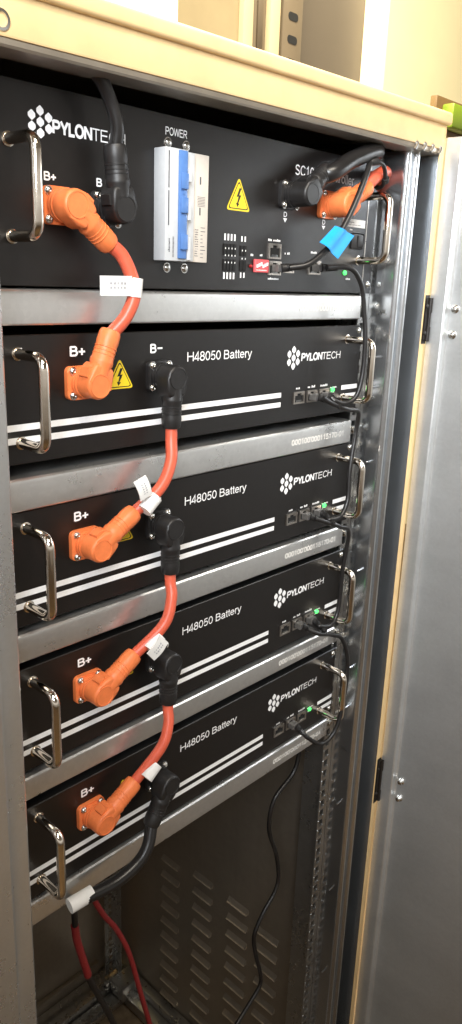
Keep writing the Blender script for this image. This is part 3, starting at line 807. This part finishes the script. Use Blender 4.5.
# blue tagged cord
c = thing('tagged_cord', 'thin black cord with a bright blue tape flag crossing the right side of the controller', 'cord', (237, 0, 84))
rj_plug(c, (237.5, 0, 84), (0.8, -0.5, 0.12))
wire(c, [(240, -17, 84.5), (254, -27, 88), (270, -31, 98), (287, -34, 112), (303, -35, 132), (318, -35, 155), (332, -33, 176), (346, -26, 192), (362, -8, 203), (370, 20, 210), (372, 70, 214)], 3.0, M['cable'], 'cord')
bm = newbm()
A, B, D, E = [Vector(q) for q in ((260, -36, 108.5), (281, -37, 124.5), (312, -38, 117.5), (289, -37, 95))]
n = 8; F = []
for k in range(n+1):
    t = k/n; off = Vector((0, -3.0*math.sin(math.pi*min(1, t*1.6)) if t < 0.625 else 0, 0)); F.append((A.lerp(E, t)+off, B.lerp(D, t)+off))
V = [[bm.verts.new(q) for q in r_] for r_ in F]; Wk = [[bm.verts.new(q+Vector((0, 0.8, 0))) for q in r_] for r_ in F]
for k in range(n):
    bm.faces.new((V[k][0], V[k][1], V[k+1][1], V[k+1][0])); bm.faces.new((Wk[k][0], Wk[k+1][0], Wk[k+1][1], Wk[k][1]))
    for s in (0, 1): bm.faces.new((V[k][s], V[k+1][s], Wk[k+1][s], Wk[k][s]))
bm.faces.new((V[0][0], Wk[0][0], Wk[0][1], V[0][1])); bm.faces.new((V[n][0], V[n][1], Wk[n][1], Wk[n][0]))
bt = link_mesh('tape_flag', bm, M['blue_tag'], c, ang=60)
# loose cord hanging in the empty bay
bm = newbm()
tube(bm, [(388, 42, -520), (385, 40, -550), (374, 40, -571), (340, 42, -595), (333, 42, -638), (352, 42, -690), (359, 41, -730), (352, 40, -752), (326, 40, -776), (311, 40, -802), (317, 40, -840), (329, 40, -880), (330, 40, -905), (302, 40, -926), (262, 40, -952), (235, 50, -1010)], 3.0, 14)
o = link_mesh('hanging_cord', bm, M['cable'], ang=60)
tag(o, 'thin black cord hanging in waves in front of the louvred side wall', 'cord')
# red wires at the bottom left
c = thing('bottom_wire', 'black wire with a dark red sleeve hanging just below the white wrapped tag', 'wire', (8, 30, -540))
wire(c, [(-20, -15, -484), (-15, -8, -493), (-5, 6, -508), (4, 22, -532), (8, 27, -550), (11, 30, -577), (18, 32, -608), (29, 34, -652), (46, 36, -698), (66, 36, -756), (90, 38, -830)], 3.4, M['cable'], 'wire')
wire(c, [(9.0, 29, -562), (12, 30.5, -583), (18, 32, -608), (24.5, 33.2, -634), (27, 33.6, -645)], 4.1, M['red'], 'sleeve')
bm = newbm(); tube(bm, [(20, 10, -505), (30, 26, -538), (46, 30, -575), (62, 31, -604), (75, 30, -636), (84, 30, -666), (90, 30, -692), (100, 30, -735), (114, 30, -795), (126, 30, -860)], 3.0, 14)
o = link_mesh('bottom_wire', bm, M['red'], ang=60)
tag(o, 'plain red wire sagging to the right of the black wire with the red sleeve', 'wire')

# ================================================================== BACKGROUND
nb = thing('neighbour_cabinet', 'open beige and grey rack cabinet standing behind, seen over the cabinet top', 'cabinet', (1300, 900, -1400))
ZN0, ZN1 = -1400, 1150
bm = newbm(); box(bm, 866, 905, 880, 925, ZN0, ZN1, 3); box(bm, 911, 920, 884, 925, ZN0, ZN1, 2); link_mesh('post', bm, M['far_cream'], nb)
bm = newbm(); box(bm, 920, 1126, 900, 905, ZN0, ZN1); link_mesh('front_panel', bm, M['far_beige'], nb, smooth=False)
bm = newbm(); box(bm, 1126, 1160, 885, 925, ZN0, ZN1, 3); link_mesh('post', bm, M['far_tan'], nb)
bm = newbm(); box(bm, 1160, 1178, 925, 930, ZN0, ZN1); link_mesh('gap_shade_sheet', bm, M['far_dark'], nb, smooth=False)  # dark sheet in place of the shade in an open gap
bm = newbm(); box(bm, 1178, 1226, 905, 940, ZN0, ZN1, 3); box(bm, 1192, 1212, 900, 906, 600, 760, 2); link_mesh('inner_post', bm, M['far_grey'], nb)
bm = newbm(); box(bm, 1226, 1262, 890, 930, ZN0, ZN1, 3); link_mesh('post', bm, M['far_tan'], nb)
bm = newbm(); box(bm, 1262, 1282, 935, 940, ZN0, ZN1); link_mesh('gap_shade_sheet', bm, M['far_dark'], nb, smooth=False)
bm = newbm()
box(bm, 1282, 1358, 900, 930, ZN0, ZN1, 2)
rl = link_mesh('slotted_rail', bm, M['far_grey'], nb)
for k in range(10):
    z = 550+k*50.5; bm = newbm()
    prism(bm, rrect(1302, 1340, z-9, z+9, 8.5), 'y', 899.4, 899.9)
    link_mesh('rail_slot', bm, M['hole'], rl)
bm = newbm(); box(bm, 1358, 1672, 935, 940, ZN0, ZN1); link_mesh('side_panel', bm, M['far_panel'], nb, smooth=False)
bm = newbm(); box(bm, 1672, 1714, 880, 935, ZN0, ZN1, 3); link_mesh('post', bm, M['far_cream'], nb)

gb = thing('wall_box', 'bright green box on a brown board at the right edge, above the open door', 'box', (2150, 900, 560))
bm = newbm(); box(bm, 2075, 2420, 915, 940, 555, 662, 3); link_mesh('back_board', bm, M['far_brown'], gb)
bm = newbm(); box(bm, 2108, 2400, 870, 914, 568, 640, 6); link_mesh('box_body', bm, M['far_green'], gb)

# ================================================================== LIGHT
w = bpy.data.worlds.new('World'); scn.world = w; w.use_nodes = True
nt = w.node_tree; bg = nt.nodes['Background']
tc = nt.nodes.new('ShaderNodeTexCoord'); sp = nt.nodes.new('ShaderNodeSeparateXYZ')
nt.links.new(tc.outputs['Generated'], sp.inputs[0])
mr = nt.nodes.new('ShaderNodeMapRange'); mr.inputs['From Min'].default_value = -1; mr.inputs['From Max'].default_value = 1
nt.links.new(sp.outputs['Z'], mr.inputs['Value'])
cr = nt.nodes.new('ShaderNodeValToRGB'); el = cr.color_ramp.elements
stops = [(0.0, (0.03, 0.02, 0.012)), (0.18, (0.10, 0.074, 0.046)), (0.36, (0.27, 0.225, 0.175)), (0.45, (0.50, 0.45, 0.395)), (0.52, (1.10, 1.05, 0.98)), (0.58, (0.98, 0.92, 0.85)), (0.63, (0.24, 0.20, 0.155)), (1.0, (0.13, 0.10, 0.07))]
while len(el) < len(stops): el.new(0.5)
for e, (p, c_) in zip(el, stops): e.position = p; e.color = (*c_, 1)
nt.links.new(mr.outputs['Result'], cr.inputs['Fac']); nt.links.new(cr.outputs['Color'], bg.inputs['Color'])
bg.inputs['Strength'].default_value = 0.75

def area(name, loc, target, size, power, col, spread=180):
    l = bpy.data.lights.new(name, 'AREA'); l.shape = 'RECTANGLE'; l.size, l.size_y = size; l.energy = power; l.color = col; l.spread = RAD(spread)
    o = bpy.data.objects.new(name, l); COL.objects.link(o)
    o.location = Vector(loc)*S
    o.rotation_euler = (Vector(target)*S-o.location).to_track_quat('-Z', 'Y').to_euler()
    return o
area('ceiling_lamp', (-150, -850, 1100), (250, 50, 560), (0.7, 0.35), 9.8, (1.0, 0.91, 0.77), 110)
area('window_light', (-700, -800, 520), (470, -150, 190), (0.4, 0.5), 5.6, (0.92, 0.96, 1.0), 72)
area('rear_ceiling_lamp', (900, 500, 2300), (1300, 1500, 700), (1.6, 0.5), 340, (1.0, 0.90, 0.68))

# ================================================================== CAMERA
cam = bpy.data.cameras.new('camera'); co = bpy.data.objects.new('camera', cam); COL.objects.link(co); scn.camera = co
Rr = [(0.68745884, -0.72540433, 0.03448042), (-0.1871319, -0.22281911, -0.95673053), (0.70169937, 0.65126047, -0.28892525)]
X, Yc, Zc = Vector(Rr[0]), -Vector(Rr[1]), -Vector(Rr[2])
m = Matrix((X, Yc, Zc)).transposed().to_4x4(); m.translation = Vector((-351.52, -501.965, 71.652))*S
co.matrix_world = m
cam.sensor_fit = 'VERTICAL'; cam.sensor_height = 36; cam.lens = 27.0
cam.clip_start = 0.01; cam.clip_end = 50
scn.view_settings.view_transform = 'Standard'; scn.view_settings.look = 'None'; scn.view_settings.exposure = 0
